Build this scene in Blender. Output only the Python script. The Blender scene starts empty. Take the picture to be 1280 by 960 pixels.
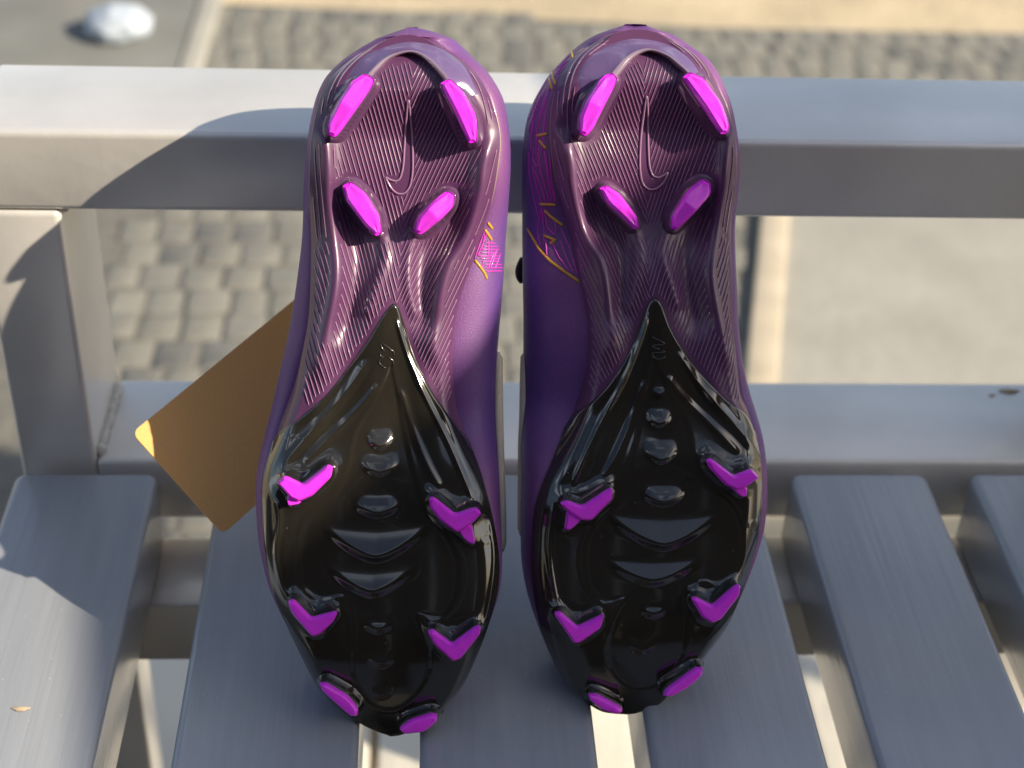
import bpy, bmesh, math, random
import numpy as np
from mathutils import Vector, Matrix
from mathutils.bvhtree import BVHTree
from mathutils.geometry import delaunay_2d_cdt
random.seed(7); RNG = np.random.RandomState(7)
S = bpy.context.scene
# ------------------------------------------------------------------ camera
F, PITCH, YAW, ROLL, CH = 1900.0, .62308, .07348, .04681, .48268
fw = np.array([math.sin(YAW)*math.cos(PITCH), math.cos(YAW)*math.cos(PITCH), -math.sin(PITCH)])
r0 = np.array([math.cos(YAW), -math.sin(YAW), 0.]); u0 = np.cross(r0, fw)
rt = r0*math.cos(ROLL)+u0*math.sin(ROLL); up = -r0*math.sin(ROLL)+u0*math.cos(ROLL)
CP = np.array([0, 0, CH])
cd = bpy.data.cameras.new('camera'); cam = bpy.data.objects.new('camera', cd); S.collection.objects.link(cam)
cam.matrix_world = Matrix([[rt[i], up[i], -fw[i], CP[i]] for i in range(3)]+[[0, 0, 0, 1]])
cd.sensor_width = 36; cd.lens = F/1280*36; cd.clip_start = .01; cd.clip_end = 500
cd.dof.use_dof = True; cd.dof.focus_distance = .605; cd.dof.aperture_fstop = 7.5
S.camera = cam
# ------------------------------------------------------------------ sky, sun, exposure
SUN = np.array([1., -.45, .72]); SUN /= np.linalg.norm(SUN)
W = bpy.data.worlds.new('World'); S.world = W; W.use_nodes = True
nt = W.node_tree; bg = nt.nodes['Background']
sky = nt.nodes.new('ShaderNodeTexSky'); sky.sky_type = 'NISHITA'; sky.sun_disc = False
sky.sun_elevation = math.asin(SUN[2]); sky.sun_rotation = math.atan2(SUN[0], SUN[1])
sky.air_density = 1.0; sky.dust_density = 1.6; sky.ozone_density = 1.0
# thin broken cloud over the whole sky
tcw = nt.nodes.new('ShaderNodeTexCoord'); mpw = nt.nodes.new('ShaderNodeMapping'); mpw.inputs['Scale'].default_value = (1, 1, 2.2)
nw = nt.nodes.new('ShaderNodeTexNoise'); nw.inputs['Scale'].default_value = 2.6; nw.inputs['Detail'].default_value = 7
rw = nt.nodes.new('ShaderNodeMapRange'); rw.inputs[1].default_value = .53; rw.inputs[2].default_value = .70; rw.interpolation_type = 'SMOOTHSTEP'
xw = nt.nodes.new('ShaderNodeMix'); xw.data_type = 'RGBA'; xw.inputs[7].default_value = (13, 14, 15.5, 1)
nt.links.new(tcw.outputs['Generated'], mpw.inputs[0]); nt.links.new(mpw.outputs[0], nw.inputs['Vector']); nt.links.new(nw.outputs[0], rw.inputs[0])
nt.links.new(rw.outputs[0], xw.inputs[0]); nt.links.new(sky.outputs[0], xw.inputs[6]); nt.links.new(xw.outputs[2], bg.inputs[0])
bg.inputs[1].default_value = .09
sl = bpy.data.lights.new('sun', 'SUN'); sl.energy = 5.0; sl.angle = math.radians(.5); sl.color = (1, .87, .68)
so = bpy.data.objects.new('sun', sl); S.collection.objects.link(so)
so.rotation_euler = Vector(SUN).to_track_quat('Z', 'Y').to_euler(); so.location = (2, -1, 2)
S.view_settings.view_transform = 'Standard'; S.view_settings.look = 'None'
S.view_settings.exposure = .5; S.view_settings.gamma = 1
S.render.engine = 'CYCLES'; S.cycles.max_bounces = 6; S.cycles.sample_clamp_indirect = 6

# ------------------------------------------------------------------ helpers
def rays(px):
    px = np.atleast_2d(np.asarray(px, float))
    return fw*F + rt*(px[:, :1]-640) - up*(px[:, 1:2]-480)
def on_z(px, z):
    d = rays(px); return CP + d*((z-CH)/d[:, 2:3])
def tag(o, label=None, cat=None, group=None, kind=None):
    if label: o['label'] = label
    if cat: o['category'] = cat
    if group: o['group'] = group
    if kind: o['kind'] = kind
    return o
def empty(name, loc=(0, 0, 0), rot=(0, 0, 0)):
    o = bpy.data.objects.new(name, None); S.collection.objects.link(o)
    o.location = loc; o.rotation_euler = rot; o.empty_display_size = .05; return o
def mk(name, V, Fc, mat, parent=None, smooth=True, sharp=None):
    me = bpy.data.meshes.new(name)
    V = np.asarray(V, float)
    me.from_pydata(V.tolist(), [], Fc if isinstance(Fc, list) else Fc.tolist())
    me.materials.append(mat)
    if smooth:
        me.polygons.foreach_set('use_smooth', [True]*len(me.polygons))
        if sharp: me.set_sharp_from_angle(angle=math.radians(sharp))
    me.update()
    o = bpy.data.objects.new(name, me); S.collection.objects.link(o); o.parent = parent
    return o
def from_bm(name, bm, mat, parent=None, smooth=False, sharp=None):
    me = bpy.data.meshes.new(name); bm.to_mesh(me); bm.free(); me.materials.append(mat)
    if smooth:
        me.polygons.foreach_set('use_smooth', [True]*len(me.polygons))
        if sharp: me.set_sharp_from_angle(angle=math.radians(sharp))
    o = bpy.data.objects.new(name, me); S.collection.objects.link(o); o.parent = parent; return o
def box_bm(x0, x1, y0, y1, z0, z1, bev=0, seg=3):
    bm = bmesh.new(); bmesh.ops.create_cube(bm, size=1)
    for v in bm.verts:
        v.co = ((x0+x1)/2+v.co.x*(x1-x0), (y0+y1)/2+v.co.y*(y1-y0), (z0+z1)/2+v.co.z*(z1-z0))
    if bev: bmesh.ops.bevel(bm, geom=bm.edges[:], offset=bev, segments=seg, profile=.5, affect='EDGES')
    return bm
def box(name, dims, mat, parent, bev=0, seg=3, smooth=True):
    return from_bm(name, box_bm(*dims, bev, seg), mat, parent, smooth, 40)
def grid_faces(nr, nc):
    i = np.arange((nr-1)*(nc-1)); r = i//(nc-1); c = i % (nc-1); a = r*nc+c
    return np.stack([a, a+1, a+nc+1, a+nc], 1)
def chaikin(P, n=1, closed=True, w=.25):
    P = np.asarray(P, float)
    for _ in range(n):
        Q = np.roll(P, -1, 0)
        if closed: P = np.stack([P*(1-w)+Q*w, P*w+Q*(1-w)], 1).reshape(-1, P.shape[1])
        else:
            A = P[:-1]; B = P[1:]
            P = np.vstack([P[:1], np.stack([A*(1-w)+B*w, A*w+B*(1-w)], 1).reshape(-1, P.shape[1]), P[-1:]])
    return P
def resample(P, n, closed=True):
    P = np.asarray(P, float)
    if closed: P = np.vstack([P, P[:1]])
    d = np.r_[0, np.cumsum(np.linalg.norm(np.diff(P, axis=0), axis=1))]
    t = np.linspace(0, d[-1], n+1)[:-1] if closed else np.linspace(0, d[-1], n)
    return np.stack([np.interp(t, d, P[:, k]) for k in range(P.shape[1])], 1)
def dist_poly(X, Y, P, closed=False):
    """distance to a polyline, parameter along it (0..1), side"""
    P = np.asarray(P, float)
    if closed: P = np.vstack([P, P[:1]])
    best = np.full(X.shape, 1e9); par = np.zeros(X.shape); side = np.zeros(X.shape)
    n = len(P)-1
    for i in range(n):
        a = P[i]; b = P[i+1]; d = b-a; L2 = (d**2).sum()+1e-18
        t = np.clip(((X-a[0])*d[0]+(Y-a[1])*d[1])/L2, 0, 1)
        ex = X-(a[0]+t*d[0]); ey = Y-(a[1]+t*d[1]); D = np.hypot(ex, ey)
        m = D < best; best = np.where(m, D, best); par = np.where(m, (i+t)/n, par)
        side = np.where(m, np.sign(d[0]*ey-d[1]*ex), side)
    return best, par, side
def inside(X, Y, P):
    P = np.asarray(P, float); r = np.zeros(X.shape, bool); n = len(P)
    for i in range(n):
        a = P[i]; b = P[(i+1) % n]
        c = ((a[1] > Y) != (b[1] > Y)) & (X < (b[0]-a[0])*(Y-a[1])/(b[1]-a[1]+1e-18)+a[0])
        r ^= c
    return r
def sst(x): x = np.clip(x, 0, 1); return x*x*(3-2*x)

# ------------------------------------------------------------------ materials
def M(name, col, rough=.5, coat=0, coat_rough=.05, metal=0, spec=.5, sss=0, var=0, vscale=20, bump=0, bscale=200,
      stretch=(1, 1, 1), col2=None, bdist=.001):
    m = bpy.data.materials.new(name); m.use_nodes = True; t = m.node_tree; b = t.nodes['Principled BSDF']
    b.inputs['Base Color'].default_value = (*col, 1); b.inputs['Roughness'].default_value = rough
    b.inputs['Coat Weight'].default_value = coat; b.inputs['Coat Roughness'].default_value = coat_rough
    b.inputs['Metallic'].default_value = metal; b.inputs['Specular IOR Level'].default_value = spec
    if sss:
        b.inputs['Subsurface Weight'].default_value = sss; b.inputs['Subsurface Radius'].default_value = (.004, .002, .004)
        b.inputs['Subsurface Scale'].default_value = .5
    tc = t.nodes.new('ShaderNodeTexCoord'); mp = t.nodes.new('ShaderNodeMapping'); mp.inputs['Scale'].default_value = stretch
    t.links.new(tc.outputs['Object'], mp.inputs[0])
    if var:
        n = t.nodes.new('ShaderNodeTexNoise'); n.inputs['Scale'].default_value = vscale; n.inputs['Detail'].default_value = 6
        t.links.new(mp.outputs[0], n.inputs['Vector'])
        x = t.nodes.new('ShaderNodeMix'); x.data_type = 'RGBA'
        c2 = col2 or tuple(c*(1-var) for c in col); c1 = col if col2 else tuple(min(1, c*(1+var)) for c in col)
        x.inputs[6].default_value = (*c1, 1); x.inputs[7].default_value = (*c2, 1)
        r = t.nodes.new('ShaderNodeMapRange'); r.inputs[1].default_value = .3; r.inputs[2].default_value = .7
        t.links.new(n.outputs[0], r.inputs[0]); t.links.new(r.outputs[0], x.inputs[0]); t.links.new(x.outputs[2], b.inputs['Base Color'])
    if bump:
        n2 = t.nodes.new('ShaderNodeTexNoise'); n2.inputs['Scale'].default_value = bscale; n2.inputs['Detail'].default_value = 4
        t.links.new(mp.outputs[0], n2.inputs['Vector'])
        bp = t.nodes.new('ShaderNodeBump'); bp.inputs['Strength'].default_value = bump; bp.inputs['Distance'].default_value = bdist
        t.links.new(n2.outputs[0], bp.inputs['Height']); t.links.new(bp.outputs[0], b.inputs['Normal'])
    return m
m_frame = M('painted_steel', (.80, .775, .73), .36, metal=.28, coat=.7, coat_rough=.2, var=.10, vscale=14, bump=.25, bscale=90)
m_weld = M('weld_bead_paint', (.58, .56, .5), .45, coat=.2, var=.2, vscale=200, bump=.8, bscale=300, bdist=.002)
def wood_mat():
    m = M('painted_wood', (.32, .34, .37), .36, coat=.5, coat_rough=.16, var=.05, vscale=30, stretch=(5, .35, 5))
    t = m.node_tree; b = t.nodes['Principled BSDF']
    tc = t.nodes.new('ShaderNodeTexCoord'); mp = t.nodes.new('ShaderNodeMapping'); mp.inputs['Scale'].default_value = (1, .03, 1)
    oi = t.nodes.new('ShaderNodeObjectInfo'); ad = t.nodes.new('ShaderNodeVectorMath'); ad.operation = 'ADD'
    t.links.new(tc.outputs['Object'], ad.inputs[0]); t.links.new(oi.outputs['Location'], ad.inputs[1]); t.links.new(ad.outputs[0], mp.inputs[0])
    n = t.nodes.new('ShaderNodeTexNoise'); n.inputs['Scale'].default_value = 260; n.inputs['Detail'].default_value = 3
    n.inputs['Distortion'].default_value = .3
    n3 = t.nodes.new('ShaderNodeTexNoise'); n3.inputs['Scale'].default_value = 900; n3.inputs['Detail'].default_value = 2
    t.links.new(mp.outputs[0], n.inputs['Vector']); t.links.new(tc.outputs['Object'], n3.inputs['Vector'])
    # fine dust specks on the paint
    vo = t.nodes.new('ShaderNodeTexVoronoi'); vo.inputs['Scale'].default_value = 150; t.links.new(tc.outputs['Object'], vo.inputs['Vector'])
    lt = t.nodes.new('ShaderNodeMapRange'); lt.inputs[1].default_value = .035; lt.inputs[2].default_value = .07; lt.inputs[3].default_value = .55; lt.inputs[4].default_value = 0
    t.links.new(vo.outputs['Distance'], lt.inputs[0])
    xm = t.nodes.new('ShaderNodeMix'); xm.data_type = 'RGBA'; xm.inputs[7].default_value = (.62, .6, .55, 1)
    t.links.new(lt.outputs[0], xm.inputs[0]); t.links.new(b.inputs['Base Color'].links[0].from_socket, xm.inputs[6]); t.links.new(xm.outputs[2], b.inputs['Base Color'])
    mm = t.nodes.new('ShaderNodeMath'); mm.operation = 'MULTIPLY_ADD'; mm.inputs[1].default_value = .12
    t.links.new(n3.outputs[0], mm.inputs[0]); t.links.new(n.outputs[0], mm.inputs[2])
    bp = t.nodes.new('ShaderNodeBump'); bp.inputs['Strength'].default_value = .28; bp.inputs['Distance'].default_value = .0010
    t.links.new(mm.outputs[0], bp.inputs['Height']); t.links.new(bp.outputs[0], b.inputs['Normal'])
    t.links.new(bp.outputs[0], b.inputs['Coat Normal'])
    return m
m_wood = wood_mat()
m_chip = M('bare_wood_chip', (.55, .42, .28), .7, var=.2, vscale=300)
m_bolt = M('zinc_bolt', (.5, .5, .48), .35, metal=.8)
m_black = M('glossy_black_plate', (.020, .018, .0135), .14, coat=1, coat_rough=.04, var=.25, vscale=25, spec=.6)
m_plum = M('plum_plate', (.112, .040, .112), .34, coat=.3, coat_rough=.16, var=.08, vscale=30)
m_rib = M('plum_rib', (.34, .19, .31), .22, coat=.8, coat_rough=.08)
m_stud = M('magenta_stud_tip', (.92, .055, .98), .30, coat=.6, coat_rough=.12, sss=.15, var=.08, vscale=160, bump=.12, bscale=1200, bdist=.0004)
m_plinth = M('smoke_plum_plinth', (.12, .055, .125), .16, coat=1, coat_rough=.05)
m_rim = M('lavender_film', (.155, .10, .235), .25, coat=.8, coat_rough=.10, var=.12, vscale=50, bump=.15, bscale=400)
m_rim2 = M('grey_film', (.26, .19, .26), .12, coat=1, coat_rough=.04, var=.1, vscale=90)
m_gold = M('gold_print', (.62, .33, .03), .4, coat=.3)
m_pink = M('pink_print', (.62, .05, .50), .4, coat=.3)
m_cream = M('cream_edge', (.80, .70, .54), .75, bump=.5, bscale=1500)
m_lace = M('black_lace', (.02, .015, .03), .7, bump=.5, bscale=1500)
m_inner = M('dark_lining', (.02, .015, .03), .9)
m_card = M('kraft_card', (.88, .46, .155), .8, var=.035, vscale=700, bump=.25, bscale=900, bdist=.0004)
def specks(m, scale, size, amount, col):
    t = m.node_tree; b = t.nodes['Principled BSDF']; tc = t.nodes.new('ShaderNodeTexCoord')
    vo = t.nodes.new('ShaderNodeTexVoronoi'); vo.inputs['Scale'].default_value = scale; t.links.new(tc.outputs['Object'], vo.inputs['Vector'])
    lt = t.nodes.new('ShaderNodeMapRange'); lt.inputs[1].default_value = size*.5; lt.inputs[2].default_value = size; lt.inputs[3].default_value = amount; lt.inputs[4].default_value = 0
    t.links.new(vo.outputs['Distance'], lt.inputs[0]); xm = t.nodes.new('ShaderNodeMix'); xm.data_type = 'RGBA'; xm.inputs[7].default_value = (*col, 1)
    t.links.new(lt.outputs[0], xm.inputs[0]); t.links.new(b.inputs['Base Color'].links[0].from_socket, xm.inputs[6]); t.links.new(xm.outputs[2], b.inputs['Base Color'])
    n = t.nodes.new('ShaderNodeTexNoise'); n.inputs['Scale'].default_value = 70; n.inputs['Detail'].default_value = 8; t.links.new(tc.outputs['Object'], n.inputs['Vector'])
    r = t.nodes.new('ShaderNodeMapRange'); r.inputs[1].default_value = .35; r.inputs[2].default_value = .75; r.inputs[3].default_value = .02; r.inputs[4].default_value = .10
    t.links.new(n.outputs[0], r.inputs[0]); t.links.new(r.outputs[0], b.inputs['Coat Roughness'])
specks(m_black, 170, .045, .5, (.40, .38, .34)); specks(m_plum, 170, .05, .5, (.6, .5, .55))
m_black.node_tree.nodes['Principled BSDF'].inputs['Coat IOR'].default_value = 1.5
def upper_mat():
    m = M('violet_knit', (.2, .08, .3), .55, coat=.12, coat_rough=.25)
    t = m.node_tree; b = t.nodes['Principled BSDF']
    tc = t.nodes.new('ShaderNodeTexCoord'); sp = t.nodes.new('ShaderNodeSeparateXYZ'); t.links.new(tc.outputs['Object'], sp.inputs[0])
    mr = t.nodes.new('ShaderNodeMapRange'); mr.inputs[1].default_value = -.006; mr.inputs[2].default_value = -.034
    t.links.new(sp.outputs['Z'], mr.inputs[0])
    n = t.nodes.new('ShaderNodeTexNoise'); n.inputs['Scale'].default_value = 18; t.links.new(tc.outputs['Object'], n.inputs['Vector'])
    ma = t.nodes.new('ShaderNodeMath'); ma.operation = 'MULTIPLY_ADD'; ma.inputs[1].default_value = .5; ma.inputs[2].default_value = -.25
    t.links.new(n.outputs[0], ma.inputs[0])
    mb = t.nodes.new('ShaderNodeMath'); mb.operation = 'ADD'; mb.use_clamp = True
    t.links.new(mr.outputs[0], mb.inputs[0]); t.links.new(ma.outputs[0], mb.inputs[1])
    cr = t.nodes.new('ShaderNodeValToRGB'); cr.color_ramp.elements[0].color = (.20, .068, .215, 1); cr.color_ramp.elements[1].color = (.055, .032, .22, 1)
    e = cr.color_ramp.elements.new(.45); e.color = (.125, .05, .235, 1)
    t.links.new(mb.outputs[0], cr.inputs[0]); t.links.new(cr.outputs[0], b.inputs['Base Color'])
    v = t.nodes.new('ShaderNodeTexVoronoi'); v.inputs['Scale'].default_value = 2300; t.links.new(tc.outputs['Object'], v.inputs['Vector'])
    bp = t.nodes.new('ShaderNodeBump'); bp.inputs['Strength'].default_value = .35; bp.inputs['Distance'].default_value = .0003
    hv = t.nodes.new('ShaderNodeHueSaturation'); vr = t.nodes.new('ShaderNodeMapRange'); vr.inputs[2].default_value = .8; vr.inputs[3].default_value = .74; vr.inputs[4].default_value = 1.2
    t.links.new(v.outputs['Distance'], vr.inputs[0]); t.links.new(vr.outputs[0], hv.inputs['Value']); t.links.new(cr.outputs[0], hv.inputs['Color']); t.links.new(hv.outputs[0], b.inputs['Base Color'])
    t.links.new(v.outputs['Distance'], bp.inputs['Height']); t.links.new(bp.outputs[0], b.inputs['Normal'])
    return m
m_upper = upper_mat()
def rnd_mat(name, col, var, rough, bump, bscale, vscale):
    m = M(name, col, rough, var=var, vscale=vscale, bump=bump, bscale=bscale, bdist=.004)
    t = m.node_tree; b = t.nodes['Principled BSDF']; oi = t.nodes.new('ShaderNodeObjectInfo')
    hs = t.nodes.new('ShaderNodeHueSaturation'); r = t.nodes.new('ShaderNodeMapRange')
    r.inputs[3].default_value = 1-var; r.inputs[4].default_value = 1+var
    t.links.new(oi.outputs['Random'], r.inputs[0]); t.links.new(r.outputs[0], hs.inputs['Value'])
    src = b.inputs['Base Color'].links[0].from_socket; t.links.new(src, hs.inputs['Color']); t.links.new(hs.outputs[0], b.inputs['Base Color'])
    return m
m_sett = rnd_mat('granite_sett', (.21, .205, .18), .06, .8, .6, 60, 60)
m_joint = M('sandy_joint', (.16, .155, .135), .95, var=.2, vscale=60, bump=.5, bscale=200)
m_slab = rnd_mat('pale_stone_slab', (.66, .62, .53), .07, .8, .3, 60, 9)
m_slab2 = rnd_mat('grey_stone_slab', (.34, .33, .29), .10, .8, .3, 60, 9)
m_dark_ground = M('dark_ground_fill', (.025, .024, .023), .9, var=.2, vscale=60, bump=.5, bscale=300)  # near-black to cut light bouncing onto the rail fronts
m_sand = M('sand', (.52, .43, .29), .95, var=.18, vscale=6, bump=.6, bscale=90, bdist=.01)
m_kerb = M('buff_kerb', (.52, .45, .34), .85, var=.15, vscale=20, bump=.3, bscale=90)
m_grey = M('smooth_concrete', (.165, .17, .16), .7, var=.15, vscale=7, bump=.2, bscale=80)
m_bag = M('blue_white_plastic', (.44, .50, .57), .5, coat=.1, var=.05, vscale=20)
m_red = M('red_plastic', (.55, .1, .08), .4)
m_backdrop = M('backdrop_boards', (.03, .014, .010), .6, var=.3, vscale=12, stretch=(6, 6, .5))
m_canvas = M('wine_red_canvas', (.16, .02, .02), .85, var=.1, vscale=60)

# ------------------------------------------------------------------ setting: ground
GZ = -.45
def sheet(name, pts, z, mat):
    return tag(mk(name, [(x, y, z) for x, y in pts], [list(range(len(pts)))], mat, None, False), kind='structure')
sheet('ground', [(-60, -60), (60, -60), (60, 60), (-60, 60)], GZ-.012, m_sand)
paving = sheet('paving', [(-1.6, 1.0), (1.4, 1.0), (1.4, 2.26), (.45, 2.262), (-.30, 2.325), (-1.6, 2.4)], GZ-.0014, m_joint)
def slabmesh(w, l, h=.03, bev=.004):
    bm = box_bm(-w/2, w/2, -l/2, l/2, -h, 0, bev, 2); return bm
# pale slabs under and in front of the chair
yrd = tag(empty('slab_paving', (0, 0, GZ)), kind='structure')
me = None
for i in range(-5, 6):
    for j in range(0, 1):
        if me is None:
            o = from_bm('slab', slabmesh(.345, .395), m_slab, yrd, True, 30); me = o.data
        else:
            o = bpy.data.objects.new('slab', me); S.collection.objects.link(o); o.parent = yrd
        o.location = (.14+i*.352, .83+j*.402, random.uniform(-.001, .001))
sheet('added_dark_ground', [(-8, -8), (8, -8), (8, .62), (-8, .62)], GZ-.004, m_dark_ground)  # invented dark ground, stands in for shade in front of the chair
# granite setts
xs_keep = []; k = 0
big = []
row = 0; y = 1.035
while y < 2.40:
    x = -1.0+RNG.uniform(0, .03)+(row % 2)*.02
    while x < 1.35:
        w = RNG.uniform(.040, .052); xc = x+w/2
        lim = 2.262+(.45-xc)*.083 if xc < .45 else 2.258
        if xc > -.345 and y < lim and not (xc > .375+(y-1.47)*.225 and y < 1.83) : big.append((xc, y+RNG.uniform(-.003, .003), w-.004))
        x += w
    y += .052; row += 1
def in_view(x, y):
    d = np.array([x, y, GZ])-CP; z = d@fw; px = 640+F*(d@rt)/z; py = 480-F*(d@up)/z
    if not (-20 < px < 1300 and -25 < py < 480): return False
    if 100 < py < 260: return False
    return (py < 100) or (120 < px < 380) or (915 < px) or (620 < px < 670)
def sett_bm(w, l, seed):
    bm = box_bm(-w/2, w/2, -l/2, l/2, -.03, 0, .0025, 2)
    r = random.Random(seed)
    for v in bm.verts: v.co += Vector((r.uniform(-1, 1), r.uniform(-1, 1), r.uniform(-1, 1)))*.0009
    return bm
vars_ = []
for s in range(10):
    me = bpy.data.meshes.new('sett'); b = sett_bm(1*.040, .0475, s); b.to_mesh(me); b.free(); me.materials.append(m_sett)
    me.polygons.foreach_set('use_smooth', [True]*len(me.polygons)); vars_.append(me)
vis = [b for b in big if in_view(b[0], b[1])]; vis.sort(key=lambda b: b[1])
vset = set(vis[:300]); rest = [b for b in big if b not in vset]
for (x, y, w) in vis[:300]:
    o = bpy.data.objects.new('sett', random.choice(vars_)); S.collection.objects.link(o); o.parent = paving
    o.location = (x, y, GZ+random.uniform(-.0005, .0012)); o.scale = (w/.040, 1, 1); o.rotation_euler.z = random.uniform(-.05, .05)
VV = []; FF = []
for q, (x, y, w) in enumerate(rest):
    me = vars_[q % 10]; n0 = len(VV); dz = RNG.uniform(-.0005, .0012)
    for v in me.vertices: VV.append((x+v.co.x*w/.04, y+v.co.y, GZ+v.co.z+dz))
    for p in me.polygons: FF.append([n0+i for i in p.vertices])
o = mk('sett_remainder', VV, FF, m_sett, paving); tag(o, kind='stuff')
# smooth stone slabs right of a buff kerb strip
st = tag(empty('stone_slab_path', (0, 0, GZ)), kind='structure')
pg = [(.30, 1.08), (1.37, 1.08), (1.37, 1.82), (.478, 1.82)]
V = [(x, y, .003) for x, y in pg]+[(x, y, -.03) for x, y in pg]
mk('slab', V, [[0, 1, 2, 3], [7, 6, 5, 4]]+[[k, k+4, (k+1) % 4+4, (k+1) % 4] for k in range(4)], m_slab2, st, False)
ks = box_bm(-.5, .5, -.5, .5, -.5, .5, .1, 2)
o = from_bm('kerb_strip', box_bm(-.017, .017, -.27, .27, -.03, .012, .004, 2), m_kerb, None, True, 30)
o.location = (.400, 1.47, GZ); o.rotation_euler.z = math.radians(-13)
tag(o, 'buff kerb strip on the ground behind the chair, right of the right boot', 'kerb')
# smooth grey concrete pad at the top left, with a kerb along its right side
o = from_bm('concrete_pad', box_bm(-1.9, -.352, 1.9, 2.9, -.03, .006, .004, 2), m_grey, None, True, 30); o.location = (0, 0, GZ); tag(o, kind='structure')
o = from_bm('pad_edge', box_bm(-.352+.002, -.318, 1.9, 2.6, -.03, .009, .003, 2), m_kerb if False else m_slab2, None, True, 30); o.location = (0, 0, GZ); tag(o, kind='structure')
# crumpled plastic bag, far out of focus
bm = bmesh.new(); bmesh.ops.create_icosphere(bm, subdivisions=4, radius=1)
from mathutils import noise as mn
for v in bm.verts:
    n = mn.fractal(v.co*2.2, 1, 2, 4); v.co *= 1+.13*n
    v.co = Vector((v.co.x*.048, v.co.y*.045, max(v.co.z, -.6)*.028+.018))
o = from_bm('plastic_bag', bm, m_bag, None, True, 60); o.location = (-.452, 2.175, GZ+.006)
tag(o, 'crumpled pale bluish plastic bag lying on the grey concrete, blurred at top left', 'bag')
bm = bmesh.new(); bmesh.ops.create_cone(bm, cap_ends=True, segments=32, radius1=.022, radius2=.019, depth=.03)
bmesh.ops.bevel(bm, geom=[e for e in bm.edges if abs(e.verts[0].co.z-e.verts[1].co.z) < 1e-5], offset=.002, segments=2, affect='EDGES')
o = from_bm('bottle_cap', bm, m_red, None, True, 40); o.location = (-.555, 2.355, GZ+.022)
tag(o, 'small red plastic cap on the grey concrete behind the plastic bag', 'cap')

# ------------------------------------------------------------------ chair
chair = tag(empty('garden_chair', (0, .4, GZ)), 'grey garden chair with wooden slats and steel back frame, under both boots', 'chair')
def cbox(name, d, mat, bev=.003, seg=3, rot=None):
    x0, x1, y0, y1, z0, z1 = d; c = ((x0+x1)/2, (y0+y1)/2, (z0+z1)/2)
    o = from_bm(name, box_bm(x0-c[0], x1-c[0], y0-c[1], y1-c[1], z0-c[2], z1-c[2], bev, seg), mat, chair, True, 40)
    o.location = (c[0], c[1]-.4, c[2]-GZ); return o
YR = .5995; LEAN = .0227
SL = [(-.1997, -.1303), (-.0997, -.0248), (-.0001, .0724), (.0938, .1668), (.1875, .2579), (.2804, .350)]
for a, b in SL:
    bm = box_bm(a-(a+b)/2, b-(a+b)/2, -.20, .20, -.042, 0, 0)
    ed = [e for e in bm.edges if abs(e.verts[0].co.z-e.verts[1].co.z) > .01]
    bmesh.ops.bevel(bm, geom=ed, offset=.006, segments=5, profile=.5, affect='EDGES')
    ed = [e for e in bm.edges if e.verts[0].co.z > -.001 and e.verts[1].co.z > -.001 or (e.verts[0].co.z < -.041 and e.verts[1].co.z < -.041)]
    bmesh.ops.bevel(bm, geom=ed, offset=.0035, segments=4, profile=.5, affect='EDGES')
    o = from_bm('slat', bm, m_wood, chair, True, 50); o.location = ((a+b)/2, .394-.4, 0-GZ)
for x, w in ((-.1605+.0, 0),):
    pass
# back frame: top rail, two posts that are also the rear legs, lower rail
def shear(o):   # the frame leans back slightly
    m = o.data
    for v in m.vertices:
        z = v.co.z+o.location.z+GZ; v.co.y += LEAN*z
PX0, PX1, QX0, QX1 = -.1985, -.1615, .343, .380
o = cbox('top_rail', (PX0, QX1, YR, YR+.0707, .1421, .1811), m_frame, .0035, 4); shear(o)
for a, b in ((PX0, PX1), (QX0, QX1)):
    bm = box_bm(a, b, YR+.0003, YR+.0704, -.10, .1418, .003, 4); b2 = box_bm(a+.0035, b-.0035, YR+.038, YR+.0690, -.45, -.1002, .002, 3)
    me2 = bpy.data.meshes.new('tmp'); b2.to_mesh(me2); b2.free(); bm.from_mesh(me2); bpy.data.meshes.remove(me2)
    for v in bm.verts: v.co.y += LEAN*v.co.z-.4; v.co.z -= GZ
    from_bm('rear_leg', bm, m_frame, chair, True, 40)
o = cbox('lower_rail', (PX1+.0002, QX0-.0002, YR, YR+.0707, -.036, .0025), m_frame, .003, 4)
o = cbox('support_beam', (PX1-.03, QX1-.004, .545, YR-.004, -.083, -.0435), m_frame, .003, 3)
o = cbox('support_beam', (PX1-.03, QX1-.004, .215, .255, -.083, -.0435), m_frame, .003, 3)
for a, b in ((PX0, PX1), (QX0, QX1)):
    cbox('front_leg', (a, b, .258, .298, -.45, -.0435), m_frame, .003, 3)
    cbox('side_rail', (a+.004, b-.004, .2985, .5445, -.0825, -.0440), m_frame, .003, 3)
# weld beads
def bead(a, b, r, n=26, seed=1):
    a = np.array(a); b = np.array(b); rr = random.Random(seed); V = []; Fc = []; ax = (b-a)/np.linalg.norm(b-a)
    p = np.cross(ax, [0, 0, 1.] if abs(ax[2]) < .9 else [1., 0, 0]); p /= np.linalg.norm(p); q = np.cross(ax, p)
    for i in range(n):
        c = a+(b-a)*i/(n-1); R = r*(1+rr.uniform(-.3, .3))*(.25 if i in (0, n-1) else 1)
        for k in range(8):
            t = k*math.pi/4; V.append(c+R*(p*math.cos(t)+q*math.sin(t)))
    for i in range(n-1):
        for k in range(8): Fc.append([i*8+k, i*8+(k+1) % 8, (i+1)*8+(k+1) % 8, (i+1)*8+k])
    Fc += [list(range(8))[::-1], [(n-1)*8+k for k in range(8)]]
    o = mk('weld_bead', V, Fc, m_weld, chair); o.location = (0, -.4, -GZ); return o
bead((PX1+.001, YR+.004, .0035), (PX1+.001, YR+.066, .0035), .0026, seed=1)
bead((QX0-.001, YR+.004, .0035), (QX0-.001, YR+.066, .0035), .0028, seed=2)
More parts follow.
